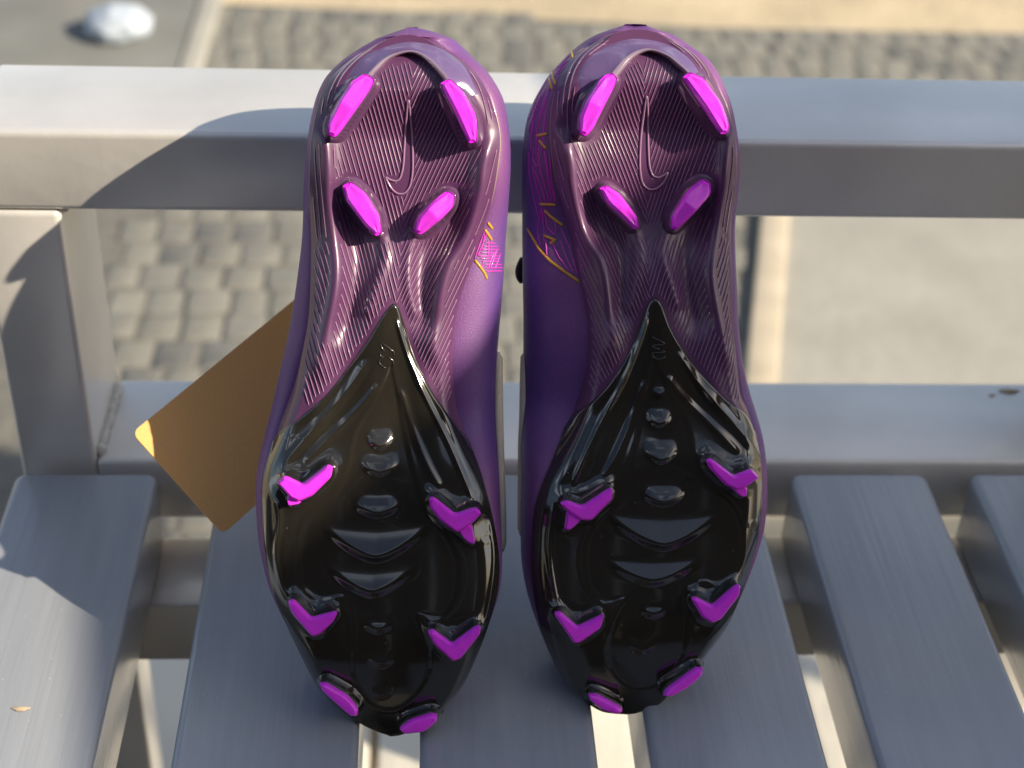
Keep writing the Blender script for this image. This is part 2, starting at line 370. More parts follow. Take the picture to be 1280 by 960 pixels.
bead((PX1+.0005, YR+.003+.003, .1415), (PX1+.0005, YR+.065, .1415), .003, seed=3)
# worn paint chips
m_rust = M('rust', (.42, .30, .17), .9, var=.4, vscale=900)
for (px, py, s, zz, mt) in ((26, 886, .0022, .0004, m_chip), (1262, 489, .0035, .0029, m_rust), (1240, 494, .0012, .0029, m_rust)):
    c = on_z([(px, py)], zz)[0]
    V = [(s*(1+.3*math.sin(3*t))*math.cos(t)*1.6, s*.6*math.sin(t), 0) for t in np.linspace(0, 6.1, 14)]+[(x*.9, y*.9, .0004) for x, y, z in []]
    n = len(V); V2 = V+[(x*.85, y*.85, .0003) for x, y, _ in V]
    Fc = [[i, (i+1) % n, n+(i+1) % n, n+i] for i in range(n)]+[list(range(n, 2*n))]
    o = mk('paint_chip', V2, Fc, mt, chair); o.location = (c[0], c[1]-.4, c[2]-GZ)

# ------------------------------------------------------------------ boots
TH = math.radians(60)
E1 = np.array([1., 0, 0]); E2 = np.array([0, math.cos(TH), math.sin(TH)]); E3 = np.array([0, -math.sin(TH), math.cos(TH)])
HZ = .006

def crom(P, n=8):
    """catmull-rom through the points"""
    P = np.asarray(P, float); Q = np.vstack([2*P[0]-P[1], P, 2*P[-1]-P[-2]]); out = []
    for i in range(1, len(Q)-2):
        for t in np.linspace(0, 1, n, endpoint=False):
            a, b, c, d = Q[i-1:i+3]
            out.append(.5*((2*b)+(c-a)*t+(2*a-5*b+4*c-d)*t*t+(3*b-a-3*c+d)*t**3))
    out.append(P[-1]); return np.array(out)

class Boot:
    def __init__(s, D):
        s.D = D; s.mirror = D['mirror']
        toe = on_z([D['toe']], HZ)[0]; s.P0 = toe
        s.root = empty('football_boot', tuple(toe), (TH, 0, 0)); tag(s.root, D['label'], 'football boot', 'pair of football boots')
        s.zmode = 0
        s.outlines(); s.studs_px()
    # pixel -> local coordinates on a plane Z = z (array ok)
    def loc(s, px, z):
        d = rays(px); o = CP-s.P0
        ol = np.array([o@E1, o@E2, o@E3]); dl = np.stack([d@E1, d@E2, d@E3], 1)
        t = (z-ol[2])/dl[:, 2]
        return ol[None]+dl*t[:, None]
    def surf(s, px, off=0.):
        z = np.zeros(len(np.atleast_2d(px)))
        for _ in range(6):
            p = s.loc(px, z+off); z = s.base(p[:, 0], p[:, 1])
        p[:, 2] = z; return p
    def outlines(s):
        D = s.D
        def edge(px, z):
            q = crom(px)
            if z == 'p': z = np.interp(q[:, 1], [40, 110, 760, 905], [-.011, -.005, -.005, -.0145])
            elif z == 's': z = np.interp(q[:, 1], [740, 860, 905], [-.020, -.0175, -.013])
            elif z == 'b': z = np.interp(q[:, 1], [400, 560, 760, 905], [-.004, -.005, -.005, -.014])
            p = s.loc(q, z); return p
        s.TY = None
        # plate outline (left and right, each from toe to heel)
        def fn(px, z):
            p = edge(px, z); y = np.maximum.accumulate(p[:, 1]+np.arange(len(p))*1e-9); return y, p[:, 0]
        s.pl = fn(D['plate_l'], 'p'); s.pr = fn(D['plate_r'], 'p')
        s.sl = fn(D['sil_l'], 's'); s.sr = fn(D['sil_r'], 's')
        s.bl = fn(D['black_l'], 'b'); s.br = fn(D['black_r'], 'b')
        s.Y0 = max(s.pl[0][0], s.pr[0][0]); s.Y1 = min(s.pl[0][-1], s.pr[0][-1])
    def PLR(s, Y):
        return np.interp(Y, *s.pl), np.interp(Y, *s.pr)
    def base(s, X, Y):
        """height of the sole surface, before studs"""
        l, r = s.PLR(Y); hw = np.maximum((r-l)/2, .004); c = (l+r)/2; q = np.clip((X-c)/hw, -1, 1); a = np.abs(q)
        mm = .001
        y = Y/mm
        heel = sst((y-175)/40); waist = sst((y-95)/35)*(1-sst((y-195)/35)); fore = 1-sst((y-120)/40)
        z = -10*mm*np.clip((52-y)/52, 0, 1.1)**2
        z = z+heel*(-7.5*mm*(1-a**2.6)*sst((258-y)/20)-6.0*mm*np.clip((a-.74)/.26, 0, 1)**2+1.0*mm)
        z = z+waist*(-5.5*mm+2.0*mm*np.exp(-(q/.28)**2)+1.6*mm*np.exp(-((a-.62)/.16)**2)-4.5*mm*np.clip((a-.8)/.2, 0, 1)**2)
        z = z+fore*(-1.4*mm*q**2-5.5*mm*np.clip((a-.82)/.18, 0, 1)**2)
        z = z-7*mm*np.clip((y-255)/18, 0, 1)**2
        return z
    def mir(s, P):
        """left-boot pixels -> the other boot's pixels"""
        P = np.atleast_2d(np.asarray(P, float))
        if not s.mirror: return P
        y = P[:, 1]
        c = np.interp(y, [40, 100, 380, 600, 800, 905], [1318, 1321, 1307, 1304, 1303, 1281]); dy = np.interp(y, [40, 250, 600, 700, 800, 905], [-4, -5, -13, -18, -20, -26])
        return np.stack([c-P[:, 0], y+dy], 1)
    def feature_path(s, px, n=6):
        P = crom(s.mir(px), n) if n else s.mir(px)
        return s.surf(P)[:, :2]
    def studs_px(s):
        s.tips = [(k, np.array(p, float)) for k, p in s.D['studs']]

    def heel_h(s, X, Y):
        z = s.base(X, Y); mm = .001
        for (path, w, h) in s.ridges:
            d, t, _ = dist_poly(X, Y, path); z = z+h*np.exp(-(d/w)**2)*sst(t/.12)*sst((1-t)/.12)
        for (path, w, h) in s.valleys:
            d, t, _ = dist_poly(X, Y, path); z = z-h*np.exp(-(d/w)**2)*sst(t/.15)*sst((1-t)/.15)
        return z
    def black_h(s, X, Y):
        mm = .001
        z = s.base(X, Y)+.9*mm
        l = np.interp(Y, *s.bl); r = np.interp(Y, *s.br)
        vtop = s.vtipY
        inV = sst((Y-s.vbotY+.004)/.008)
        e = np.minimum(X-l, r-X)
        z = z-1.2*mm*np.clip(1-e/(1.6*mm), 0, 1)**2*inV
        # recessed inner field
        d, _, _ = dist_poly(X, Y, s.recess, True); ins = inside(X, Y, s.recess)
        sd = np.where(ins, d, -d)
        z = z-.5*mm*sst((sd+.6*mm)/(1.6*mm))+.10*mm*np.exp(-((sd+.9*mm)/(.6*mm))**2)
        for (path, w, h, sharp) in s.bridges:
            d, t, side = dist_poly(X, Y, path)
            fall = np.clip(1-d/w, 0, 1)**1.25
            z = z+h*fall*sst(t/.1)*sst((1-t)/.1)
        for sc in s.scales:
            z = z+s.scale_h(X, Y, *sc)
        for (c, rr, h, w) in s.rings:
            d = np.hypot(X-c[0], Y-c[1]); z = z+h*np.exp(-((d-rr)/w)**2)
        # collars the studs grow out of
        for c in s.collars:
            d, _, _ = dist_poly(X, Y, c, True); ins = inside(X, Y, c); d = np.where(ins, 0, d)
            z = z+1.5*mm*np.clip(1-d/(4.5*mm), 0, 1)**2
        return z
    def scale_h(s, X, Y, cx, yt, yb, w, H, sag):
        # local Y decreases downwards in the picture: yt > yb
        q = (X-cx)/w; a = np.clip(np.abs(q), 0, 1)
        rb = yb+sag*a**1.55; rtp = yt-(yt-yb)*.06*(1-a)
        tt = np.clip((rtp-Y)/np.maximum(rtp-rb, 1e-5), 0, 1)
        big = w > .011
        if big: A = H*np.clip((rtp-rb)/(yt-yb), 0, 1)*(a < 1)*(.7+.3*(1-a*a)); pw = 1.35
        else: A = H*np.clip(1-a*a, 0, 1); pw = 2.1
        under = np.clip((rb-Y)/(.0042 if big else .0034), 0, 1)
        return np.where(Y > rb, A*tt**pw, A*(1-sst(under)))

    def prepare(s):
        mm = .001; fp = s.feature_path
        s.ridges = [
            (fp([(400, 150), (408, 190), (411, 240), (418, 300), (420, 350), (411, 400), (402, 440), (396, 480)]), 3.0*mm, 2.6*mm),
            (fp([(618, 160), (604, 205), (600, 240), (586, 290), (562, 330), (548, 380), (543, 430), (550, 470)]), 3.2*mm, 2.6*mm),
            (fp([(474, 285), (482, 320), (470, 360), (456, 400)]), 2.2*mm, 1.6*mm),
            (fp([(522, 285), (512, 318), (512, 360), (522, 405)]), 2.2*mm, 1.6*mm)]
        s.valleys = [
            (fp([(425, 215), (440, 290), (449, 330), (440, 380), (425, 440)]), 5.0*mm, 3.2*mm),
            (fp([(578, 215), (560, 290), (535, 320), (530, 370), (535, 430)]), 5.0*mm, 3.2*mm)]
        s.vtipY = s.bl[0][-1]; 
        vb = s.surf([s.D['vbot_l'], s.D['vbot_r']]); s.vbotY = vb[:, 1].min()
        s.recess = fp([(489, 455), (470, 500), (446, 540), (436, 585), (418, 620), (385, 650), (374, 690), (378, 728), (402, 748), (430, 744), (442, 780), (440, 840), (462, 878), (492, 886), (520, 868), (538, 835), (533, 790), (520, 766), (548, 772), (570, 748), (574, 705), (560, 670), (533, 640), (520, 600), (505, 540), (496, 490)], 3)
        s.bridges = [
            (fp([(494, 392), (507, 436), (530, 492), (557, 545), (577, 590), (592, 628)], 4), 1.7*mm, 1.1*mm, 1),
            (fp([(462, 446), (432, 490), (392, 536), (362, 572), (350, 596)], 4), 3.0*mm, 1.3*mm, 1),
            (fp([(474, 478), (452, 506), (410, 548), (378, 582)], 4), 2.2*mm, .8*mm, 1),
            (fp([(499, 480), (516, 535), (535, 582), (552, 612)], 4), 2.2*mm, .9*mm, 1),
            (fp([(346, 620), (350, 650), (345, 690), (352, 730), (362, 750)], 4), 1.6*mm, 1.1*mm, 1),
            (fp([(612, 640), (618, 700), (610, 760), (600, 790)], 4), 1.6*mm, 1.1*mm, 1)]
        s.scales = []
        for (cx, ty, by, hw, H, sagf) in s.D['scales']:
            H *= 1.2; sagf = .86 if hw > 40 else .35
            p = s.surf([(cx, ty), (cx, by), (cx+hw, by)])
            s.scales.append((p[0, 0], p[0, 1], p[1, 1], abs(p[2, 0]-p[0, 0]), H*mm, (p[0, 1]-p[1, 1])*sagf))
        s.rings = []
        for (x, y, r_) in ((362, 673, 5), (608, 672, 5), (456, 768, 3)):
            c = s.surf(s.mir([(x, y)]))[0]; s.rings.append((c[:2], r_/3000*1.1, .25*mm, .35*mm))
        s.collars = []
        for k, P in s.tips:
            if k == 'fore': s.collars.append(s.surf(chaikin(P, 1), .009)[:, :2])

    def plates(s):
        # plum heel and midfoot plate (runs under the black one)
        nr, nc = 420, 150
        ya = s.vbotY-.012; t = np.linspace(0, 1, nr); yy = ya+(s.Y1-ya)*np.sin(t*math.pi/2)**1.0
        q = np.sin(np.linspace(-1, 1, nc)*math.pi/2)
        l, r = s.PLR(yy); X = (l+r)[:, None]/2+(r-l)[:, None]/2*q[None]; Y = np.repeat(yy[:, None], nc, 1)
        Z = s.heel_h(X, Y)
        bl_ = np.interp(Y, *s.bl); br_ = np.interp(Y, *s.br); e_ = np.minimum(X-bl_, br_-X)
        Z = Z-.0035*sst((e_-.0008)/.0015)*(Y < s.vtipY)
        V = np.stack([X, Y, Z], -1).reshape(-1, 3); Fc = grid_faces(nr, nc)
        Vb = V.copy(); Vb[:, 2] -= .0022
        # closed skin: rim walls down by 2.2 mm
        idx = np.arange(nr*nc).reshape(nr, nc)
        ring = np.concatenate([idx[0], idx[1:, -1], idx[-1, ::-1][1:], idx[1:-1, 0][::-1]])
        rv = V[ring].copy(); rv[:, 2] -= .0022
        n0 = len(V); V = np.vstack([V, rv]); m = len(ring)
        W_ = [[int(ring[(i+1) % m]), int(ring[i]), n0+i, n0+(i+1) % m] for i in range(m)]
        mk('heel_plate', V, Fc.tolist()+W_, m_plum, s.root, True, 70)
        # black forefoot plate with its V tip
        nr, nc = 560, 230
        yb0 = s.bl[0][0]; yb1 = s.vtipY-.0001; t = np.linspace(0, 1, nr)
        yy = yb0+(yb1-yb0)*(1-np.cos(np.minimum(t*1.0, 1)*math.pi/2))*.35+(yb1-yb0)*t*.65
        l = np.interp(yy, *s.bl); r = np.interp(yy, *s.br); q = np.sin(np.linspace(-1, 1, nc)*math.pi/2)*.5+np.linspace(-1, 1, nc)*.5
        X = (l+r)[:, None]/2+(r-l)[:, None]/2*q[None]; Y = np.repeat(yy[:, None], nc, 1)
        Z = s.black_h(X, Y)
        for _ in range(6):
            Zp = Z.copy(); Zp[1:-1, 1:-1] = (Z[:-2, 1:-1]+Z[2:, 1:-1]+Z[1:-1, :-2]+Z[1:-1, 2:]+2*Z[1:-1, 1:-1])/6; Z = Zp
        V = np.stack([X, Y, Z], -1).reshape(-1, 3); Fc = grid_faces(nr, nc)
        idx = np.arange(nr*nc).reshape(nr, nc)
        ring = np.concatenate([idx[0], idx[1:, -1], idx[-1, ::-1][1:], idx[1:-1, 0][::-1]])
        rv = V[ring].copy(); rv[:, 2] -= .0026
        n0 = len(V); V = np.vstack([V, rv]); m = len(ring)
        W_ = [[int(ring[(i+1) % m]), int(ring[i]), n0+i, n0+(i+1) % m] for i in range(m)]
        mk('forefoot_plate', V, Fc.tolist()+W_, m_black, s.root, True, 75)

    def stud(s, kind, P, top=None, tail=None):
        mm = .001
        hf = s.heel_h if kind == 'heel' else s.black_h
        tipz = 9.5*mm if kind == 'fore' else 8.8*mm
        c0 = s.surf(P.mean(0)[None], tipz)[0]; zc = float(s.base(c0[:1], c0[1:2])[0])
        if kind == 'fore': P = np.array(top, float)
        L = s.loc(P, zc+tipz+(.0012 if kind == 'fore' else 0))[:, :2]
        L = resample(chaikin(L, 1, True, .09 if kind == 'fore' else .12), 96)
        area = .5*np.sum(L[:, 0]*np.roll(L[:, 1], -1)-np.roll(L[:, 0], -1)*L[:, 1])
        if area < 0: L = L[::-1]
        c = L.mean(0)
        def off(A, d, sm=0):
            T = np.roll(A, -1, 0)-np.roll(A, 1, 0); T /= np.linalg.norm(T, axis=1)[:, None]+1e-12
            Nn = np.stack([T[:, 1], -T[:, 0]], 1)
            for _ in range(1 if sm == 0 else 3): Nn = (np.roll(Nn, 1, 0)+Nn*2+np.roll(Nn, -1, 0))/4
            B = A+Nn*d
            for _ in range(sm): B = (np.roll(B, 1, 0)+B*2+np.roll(B, -1, 0))/4
            return B
        def layers(spec, follow=None):
            V = []; n = len(L)
            for (d, z, sm, fol) in spec:
                A = off(L, d*mm, sm)
                zz = np.full(n, zc+z*mm)
                if fol: zz = zz*(1-fol)+fol*(hf(A[:, 0], A[:, 1])+z*mm)
                V.append(np.column_stack([A, zz]))
            return V
        if kind != 'heel': sp = [(3.4, -.6, 14, 1), (2.3, .3, 9, 1), (1.4, 2.2, 5, .6), (.8, 4.8, 2, .2), (.25, 7.0, 0, 0), (-.35, 7.3, 0, 0)]
        else: sp = [(3.8, -.8, 14, 1), (2.6, .2, 8, 1), (1.5, 1.8, 4, .6), (.8, 4.2, 2, .2), (.25, 6.3, 0, 0), (-.35, 6.6, 0, 0)]
        n = len(L)
        def build(name, VL, mat, parent, sharp):
            V = np.vstack(VL); Fc = []
            for k in range(len(VL)-1):
                for i in range(n): Fc.append([k*n+i, k*n+(i+1) % n, (k+1)*n+(i+1) % n, (k+1)*n+i])
            last = VL[-1]; b0 = (len(VL)-1)*n
            if kind == 'fore':
                q = (last[:, :2]-c)*1000
                v2, _, f2, ov, _, _ = delaunay_2d_cdt([Vector(p_) for p_ in q], [], [list(range(n))], 1, 1e-5)
                mp_ = []; V = list(map(tuple, V))
                for v_, o_ in zip(v2, ov):
                    if o_: mp_.append(b0+o_[0])
                    else: mp_.append(len(V)); V.append((v_.x/1000+c[0], v_.y/1000+c[1], float(last[:, 2].mean())))
                for f_ in f2:
                    f_ = [mp_[k_] for k_ in f_]
                    if len(set(f_)) == len(f_): Fc.append(f_)
            else:
                # spine down the middle of the blade, then two rows of quads to it
                Cq = last[:, :2]-c; Vt_ = np.linalg.svd(Cq, full_matrices=False)[2][0]; tq_ = Cq@Vt_
                V = np.vstack([V, np.column_stack([c[0]+Vt_[0]*tq_*.8, c[1]+Vt_[1]*tq_*.8, last[:, 2]+.00012])]); m0 = len(VL)*n
                for i in range(n): Fc.append([b0+i, b0+(i+1) % n, m0+(i+1) % n, m0+i])
            return mk(name, V, Fc, mat, parent, True, sharp)
        st_ = build('stud', layers(sp), m_black if kind != 'heel' else m_plinth, s.root, 50)
        # facet the top: heel blades slope along their length
        if kind == 'fore': tp = [(.4, 6.9, 0, 0), (.4, 8.9, 0, 0), (.25, 9.5, 0, 0), (-.45, 10.7, 0, 0), (-.5, 10.55, 0, 0), (-.62, 10.55, 0, 0), (-.72, 11.0, 0, 0)]
        elif kind == 'toe': tp = [(-.05, 6.9, 0, 0), (0, 8.2, 0, 0), (-.3, 9.4, 0, 0), (-1.0, 10.3, 0, 0), (-1.15, 10.4, 0, 0)]
        else: tp = [(-.05, 6.2, 0, 0), (0, 8.2, 0, 0), (-.2, 9.6, 0, 0), (-1.25, 11.3, 0, 0), (-1.32, 11.35, 0, 0)]
        VL = layers(tp)
        if kind == 'heel':
            C = L-c; U, _, Vt = np.linalg.svd(C, full_matrices=False); ax = Vt[0]; tt = C@ax; tm = np.abs(tt).max()
            for v in VL[2:]:
                tq = (v[:, :2]-c)@ax/tm; v[:, 2] -= (2.4*mm)*np.abs(tq-.08)
        tip = build('stud_tip', VL, m_stud, st_, 25)
        if tail is not None:
            T = s.loc(np.array(tail, float), zc+7.5*mm)[:, :2]; T = resample(chaikin(T, 1, True, .15), 24)
            a_ = .5*np.sum(T[:, 0]*np.roll(T[:, 1], -1)-np.roll(T[:, 0], -1)*T[:, 1])
            if a_ < 0: T = T[::-1]
            tc = T.mean(0); V = []; me_ = tip.data
            bm = bmesh.new(); bm.from_mesh(me_); rr = []
            for (k_, z) in ((1.15, 3.5), (1.05, 6.0), (1.0, 7.4), (.8, 8.6)):
                rr.append([bm.verts.new((*(tc+(q-tc)*k_), zc+z*mm)) for q in T])
            for a_, b_ in zip(rr[:-1], rr[1:]):
                for i in range(24): f_ = bm.faces.new([a_[i], a_[(i+1) % 24], b_[(i+1) % 24], b_[i]]); f_.smooth = True
            bm.faces.new(rr[-1]); bm.to_mesh(me_); bm.free()

    def tube(s, name, paths, r, mat, lift=0, flat=1., kind=None, surf=None):
        V = []; Fc = []
        for P in paths:
            P = np.asarray(P, float)
            if len(P) < 2: continue
            T = np.gradient(P, axis=0); T /= np.linalg.norm(T, axis=1)[:, None]+1e-12
            A = np.cross(T, [0, 0, 1.]); A /= np.linalg.norm(A, axis=1)[:, None]+1e-9; B = np.cross(A, T)
            n0 = len(V); K = 6
            for i in range(len(P)):
                e = .4 if i in (0, len(P)-1) else 1
                for k in range(K):
                    a = k*2*math.pi/K; V.append(P[i]+e*r*(A[i]*math.cos(a)+flat*B[i]*math.sin(a)))
            for i in range(len(P)-1):
                for k in range(K): Fc.append([n0+i*K+k, n0+i*K+(k+1) % K, n0+(i+1)*K+(k+1) % K, n0+(i+1)*K+k])
            Fc.append([n0+k for k in range(K)][::-1]); Fc.append([n0+(len(P)-1)*K+k for k in range(K)])
        o = mk(name, V, Fc, mat, s.root, True)
        if kind: o['kind'] = kind
        return o

    def ribs(s):
        mm = .001
        D = s.D; fp = s.feature_path
        axis_ = fp([(517, 70), (515, 110), (508, 200), (502, 300), (495, 380), (492, 400)], 4)
        oy = np.argsort(axis_[:, 1]); axX = lambda Y: np.interp(Y, axis_[oy, 1], axis_[oy, 0])
        bands = [(p[:int(len(p)*.80)], 2.2*mm) for p, _, _ in s.ridges[:2]]
        rim_o = s.rim_in
        sw = s.swoosh[:, :2]
        studs_ = [s.surf(chaikin(P, 1), .002)[:, :2] for k, P in s.tips if k == 'heel']
        paths = []
        def mask(X, Y, zone):
            l, r = s.PLR(Y)
            ok = (X-l > 1.3*mm) & (r-X > 1.3*mm) & (Y < s.Y1-3*mm)
            bl = np.interp(Y, *s.bl); br = np.interp(Y, *s.br)
            ok &= (Y > s.vtipY+.6*mm) | (X < bl-1.2*mm) | (X > br+1.2*mm)
            ok &= Y > s.vbotY-.001
            for p, w in bands: ok &= dist_poly(X, Y, p)[0] > w
            for q in studs_:
                ok &= ~inside(X, Y, q) & (dist_poly(X, Y, q, True)[0] > 3.0*mm)
            d = dist_poly(X, Y, sw, True)[0]; ok &= ~inside(X, Y, sw) & (d > .6*mm)
            ok &= ~inside(X, Y, s.rimpoly) & (dist_poly(X, Y, s.rimpoly, True)[0] > .5*mm)
            if zone == 'in': ok &= inside(X, Y, s.innerzone)
            else: ok &= ~inside(X, Y, s.innerzone)
            return ok
        def add(X, Y, zone, minlen):
            ok = mask(X, Y, zone); i = 0; n = len(X)
            while i < n:
                if ok[i]:
                    j = i
                    while j < n and ok[j]: j += 1
                    if j-i >= minlen:
                        x = X[i:j]; y = Y[i:j]; z = s.heel_h(x, y)+.05*mm; paths.append(np.column_stack([x, y, z]))
                    i = j
                else: i += 1
        # chevrons: from both sides down to the centre line
        top = s.Y1; step = 2.75*mm
        for sgn in (-1, 1):
            g = .26 if (sgn < 0) != s.mirror else .44
            if s.mirror: g = .42 if sgn < 0 else .30
            yc = s.vbotY-.14
            for k in range(600):
                sl_ax = (axX(yc+.01)-axX(yc-.01))/.02
                yc += 1.62*mm/max(.08, abs(sl_ax-sgn*g))
                if yc > s.Y1: break
                # start at the centre line height yc and climb outwards
                tt = np.arange(0, 125*mm, 1.3*mm); Y = yc+tt; X = axX(np.full_like(Y, yc))+sgn*g*tt*(1+.8*tt)
                m = (Y < top+2*mm)
                if m.sum() > 5: add(X[m], Y[m], 'in', 4)
        # contour lines along the outer walls
        for side in (0, 1):
            for k in range(26):
                Y = np.arange(s.vbotY-.004, s.Y1-2*mm, 1.6*mm)
                l, r = s.PLR(Y); hwm = (r-l)/2
                slant = (Y-s.vbotY)*.10
                dd = 1.5*mm+k*1.9*mm-slant+4*mm
                X = l+dd if side == 0 else r-dd
                ok = (dd > 1.2*mm) & (dd < 20*mm)
                Xo = X.copy(); Xo[~ok] = 9
                add(Xo, Y, 'out', 4)
        # triangular ridges
        V = []; Fc = []
        for P in paths:
            T = np.gradient(P, axis=0); A = np.stack([-T[:, 1], T[:, 0], 0*T[:, 0]], 1); A /= np.linalg.norm(A, axis=1)[:, None]+1e-12
            n = len(P); w = .34*mm; h = .42*mm; n0 = len(V)
            sc = np.ones(n); sc[0] = sc[-1] = .15
            for i in range(n):
                V.append(P[i]-A[i]*w-[0, 0, .3*mm]); V.append(P[i]+[0, 0, h*sc[i]]); V.append(P[i]+A[i]*w-[0, 0, .3*mm])
            for i in range(n-1):
                a = n0+3*i; Fc.append([a, a+1, a+4, a+3]); Fc.append([a+1, a+2, a+5, a+4])
        o = mk('ribs', V, Fc, m_rib, s.root, False); o['kind'] = 'stuff'

    def rim(s):
        mm = .001; D = s.D
        inn = s.surf(crom(D['rim_in'], 8)); out = s.surf(crom(D['rim_out'], 8))
        inn = resample(inn, 70, False); out = resample(out, 70, False)
        s.rim_in = inn[:, :2]; s.rimpoly = np.vstack([inn[:, :2], out[::-1, :2]])
        prof = [(0, .0), (.06, .5), (.2, 1.1), (.4, 2.0), (.6, 3.0), (.76, 3.9), (.80, 4.3), (.90, 4.5), (.96, 3.9), (1.0, 2.2), (1.02, -.8)]
        V = []; nr = len(inn)
        for i in range(nr):
            e = sst(min(i, nr-1-i)/8.0)*.5+.5
            for (a, h) in prof:
                xy = out[i, :2]*(1-a)+inn[i, :2]*a
                z = float(s.base(np.array([xy[0]]), np.array([xy[1]]))[0]); V.append((xy[0], xy[1], z+(h*e-.15)*mm))
        V = np.array(V).reshape(nr, len(prof), 3)
        for nm, a0, a1, mt in (('heel_rim', 0, 7, m_rim), ('rim_edge', 6, 11, m_rim2)):
            Q = V[:, a0:a1].reshape(-1, 3); mk(nm, Q, grid_faces(nr, a1-a0).tolist(), mt, s.root, True)

    def marks(s):
        mm = .001
        P = chaikin(s.D['logo'], 2, True, .22)
        s.swoosh = s.surf(P)
    def build_marks(s):
        mm = .001
        P = s.swoosh.copy(); P[:, 2] = s.heel_h(P[:, 0], P[:, 1])+.25*mm; P = np.vstack([P, P[:2]])
        s.tube('logo_outline', [P], .42*mm, m_rib)
        # slightly raised face of the emblem
        n = len(s.swoosh); 
        paths = []
        for pl in s.D['mark']:
            q = resample(s.surf(pl)[:, :2], 14, False); z = s.black_h(q[:, 0], q[:, 1])+.10*mm; paths.append(np.column_stack([q, z]))
        s.tube('embossed_mark', paths, .28*mm, m_black)

    def upper(s):
        mm = .001
        ya = s.Y0+.0003; yb = min(s.sl[0][-1], s.sr[0][-1])
        nr = 230; t = np.linspace(0, 1, nr); yy = ya+(yb-ya)*(1-np.cos(t*math.pi))/2
        yy[0] += 1e-5; yy[-1] -= 1e-5
        V = []; K1 = 10; K2 = 26
        Lr = yb-ya
        rows = []
        for Y in yy:
            y = Y/mm; sl_ = float(np.interp(Y, *s.sl)); sr_ = float(np.interp(Y, *s.sr))
            if y < 60: cc_ = (sl_+sr_)/2; kk_ = 1-.06*(1-y/60); sl_ = cc_+(sl_-cc_)*kk_; sr_ = cc_+(sr_-cc_)*kk_
            Yp = min(max(Y, s.Y0+.2*mm), s.Y1-.2*mm)
            pl, pr = s.PLR(np.array([Yp])); pl = float(pl[0]); pr = float(pr[0])
            pl += .7*mm; pr -= .7*mm
            if Y > s.Y1-.2*mm or Y < s.Y0:
                f_ = 1
            if y < 75:
                lm = .2*mm+.07*(Y-s.Y0); sl_ = max(sl_, pl-.7*mm-lm); sr_ = min(sr_, pr+.7*mm+lm)
            pl = max(pl, sl_+.1*mm); pr = min(pr, sr_-.1*mm)
            if pr < pl: pl = pr = (sl_+sr_)/2
            ze = float(s.base(np.array([pl]), np.array([Yp]))[0])-1.2*mm
            ze -= max(0, Y-s.Y1+.3*mm)*2.2
            T = np.interp(y, [0, 4, 12, 30, 60, 100, 140, 170, 200, 240, 268, 285], [24, 30, 38, 45, 48, 52, 56, 58, 60, 60, 60, 60])*mm
            T = T*(.45+.55*min(1, max(0, (yb-Y)/(8*mm)))**.5)
            zm = ze-min(19*mm, .42*T)
            cx = (sl_+sr_)/2
            row_ = []
            for k in range(K1):
                a = k/K1*math.pi/2; row_.append((pl+(sl_-pl)*math.sin(a), Y, ze+(zm-ze)*(1-math.cos(a))))
            op = sst((y-168)/22)*sst((262-y)/14)     # ankle opening
            for k in range(K2+1):
                b = k/K2*math.pi; c_ = math.cos(b); sn = math.sin(b)
                X = cx-(cx-sl_)*np.sign(c_)*abs(c_)**.8 if c_ > 0 else cx+(sr_-cx)*abs(c_)**.8
                narrow = 1-.45*sn*sst((y-120)/60)*(1-sst((y-240)/25))
                X = cx+(X-cx)*narrow
                Z = zm-(T+zm)*sn**.75
                if op > 0 and sn > .93:
                    dep = sst((sn-.93)/.05)*op; Z = Z*(1-dep)+(ze-16*mm)*dep
                row_.append((X, Y, Z))
            for k in range(K1-1, -1, -1):
                a = k/K1*math.pi/2; row_.append((pr+(sr_-pr)*math.sin(a), Y, ze+(zm-ze)*(1-math.cos(a))))
            row_.append(((pl+pr)/2, Y, ze-min(3*mm, (pr-pl)*.2)))
            rows.append(row_)
        n = len(rows[0]); V = [p for r_ in rows for p in r_]; Fc = []
        for i in range(nr-1):
            for k in range(n): Fc.append([i*n+k, (i+1)*n+k, (i+1)*n+(k+1) % n, i*n+(k+1) % n])
        Fc.append(list(range(n))); Fc.append([(nr-1)*n+k for k in range(n)][::-1])
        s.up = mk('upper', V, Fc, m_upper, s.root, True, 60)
        s.bvh = BVHTree.FromPolygons([Vector(v) for v in V], Fc)
        # welt line between plate and upper
        o = CP-s.P0; s.ol = Vector((o@E1, o@E2, o@E3))
    def on_upper(s, px, lift=.0002):
        out = []
        for d in rays(px):
            dl = Vector((d@E1, d@E2, d@E3)).normalized(); h = s.bvh.ray_cast(s.ol, dl)
            if h[0] is not None: out.append(np.array(h[0]-dl*lift))
        return np.array(out)
    def print_(s, name, lines, r, mat):
        paths = [s.on_upper(resample(np.array(l, float), max(4, int(len(l)*5)), False)) for l in lines]
        for p in paths:
            if len(p) > 2: s.tube(name, [p], r, mat, flat=.5)

    def welt(s):
        mm = .001; paths = []
        for side in (s.pl, s.pr):
            Y = np.linspace(s.vbotY-.012, s.Y1-2*mm, 160); X = np.interp(Y, *side); q = X.copy(); z = s.base(X, Y)-1.0*mm
            paths.append(np.column_stack([X, Y, z]))
        s.tube('welt', paths, .55*mm, m_welt)
m_welt = M('tan_welt', (.30, .22, .20), .4, coat=.5)

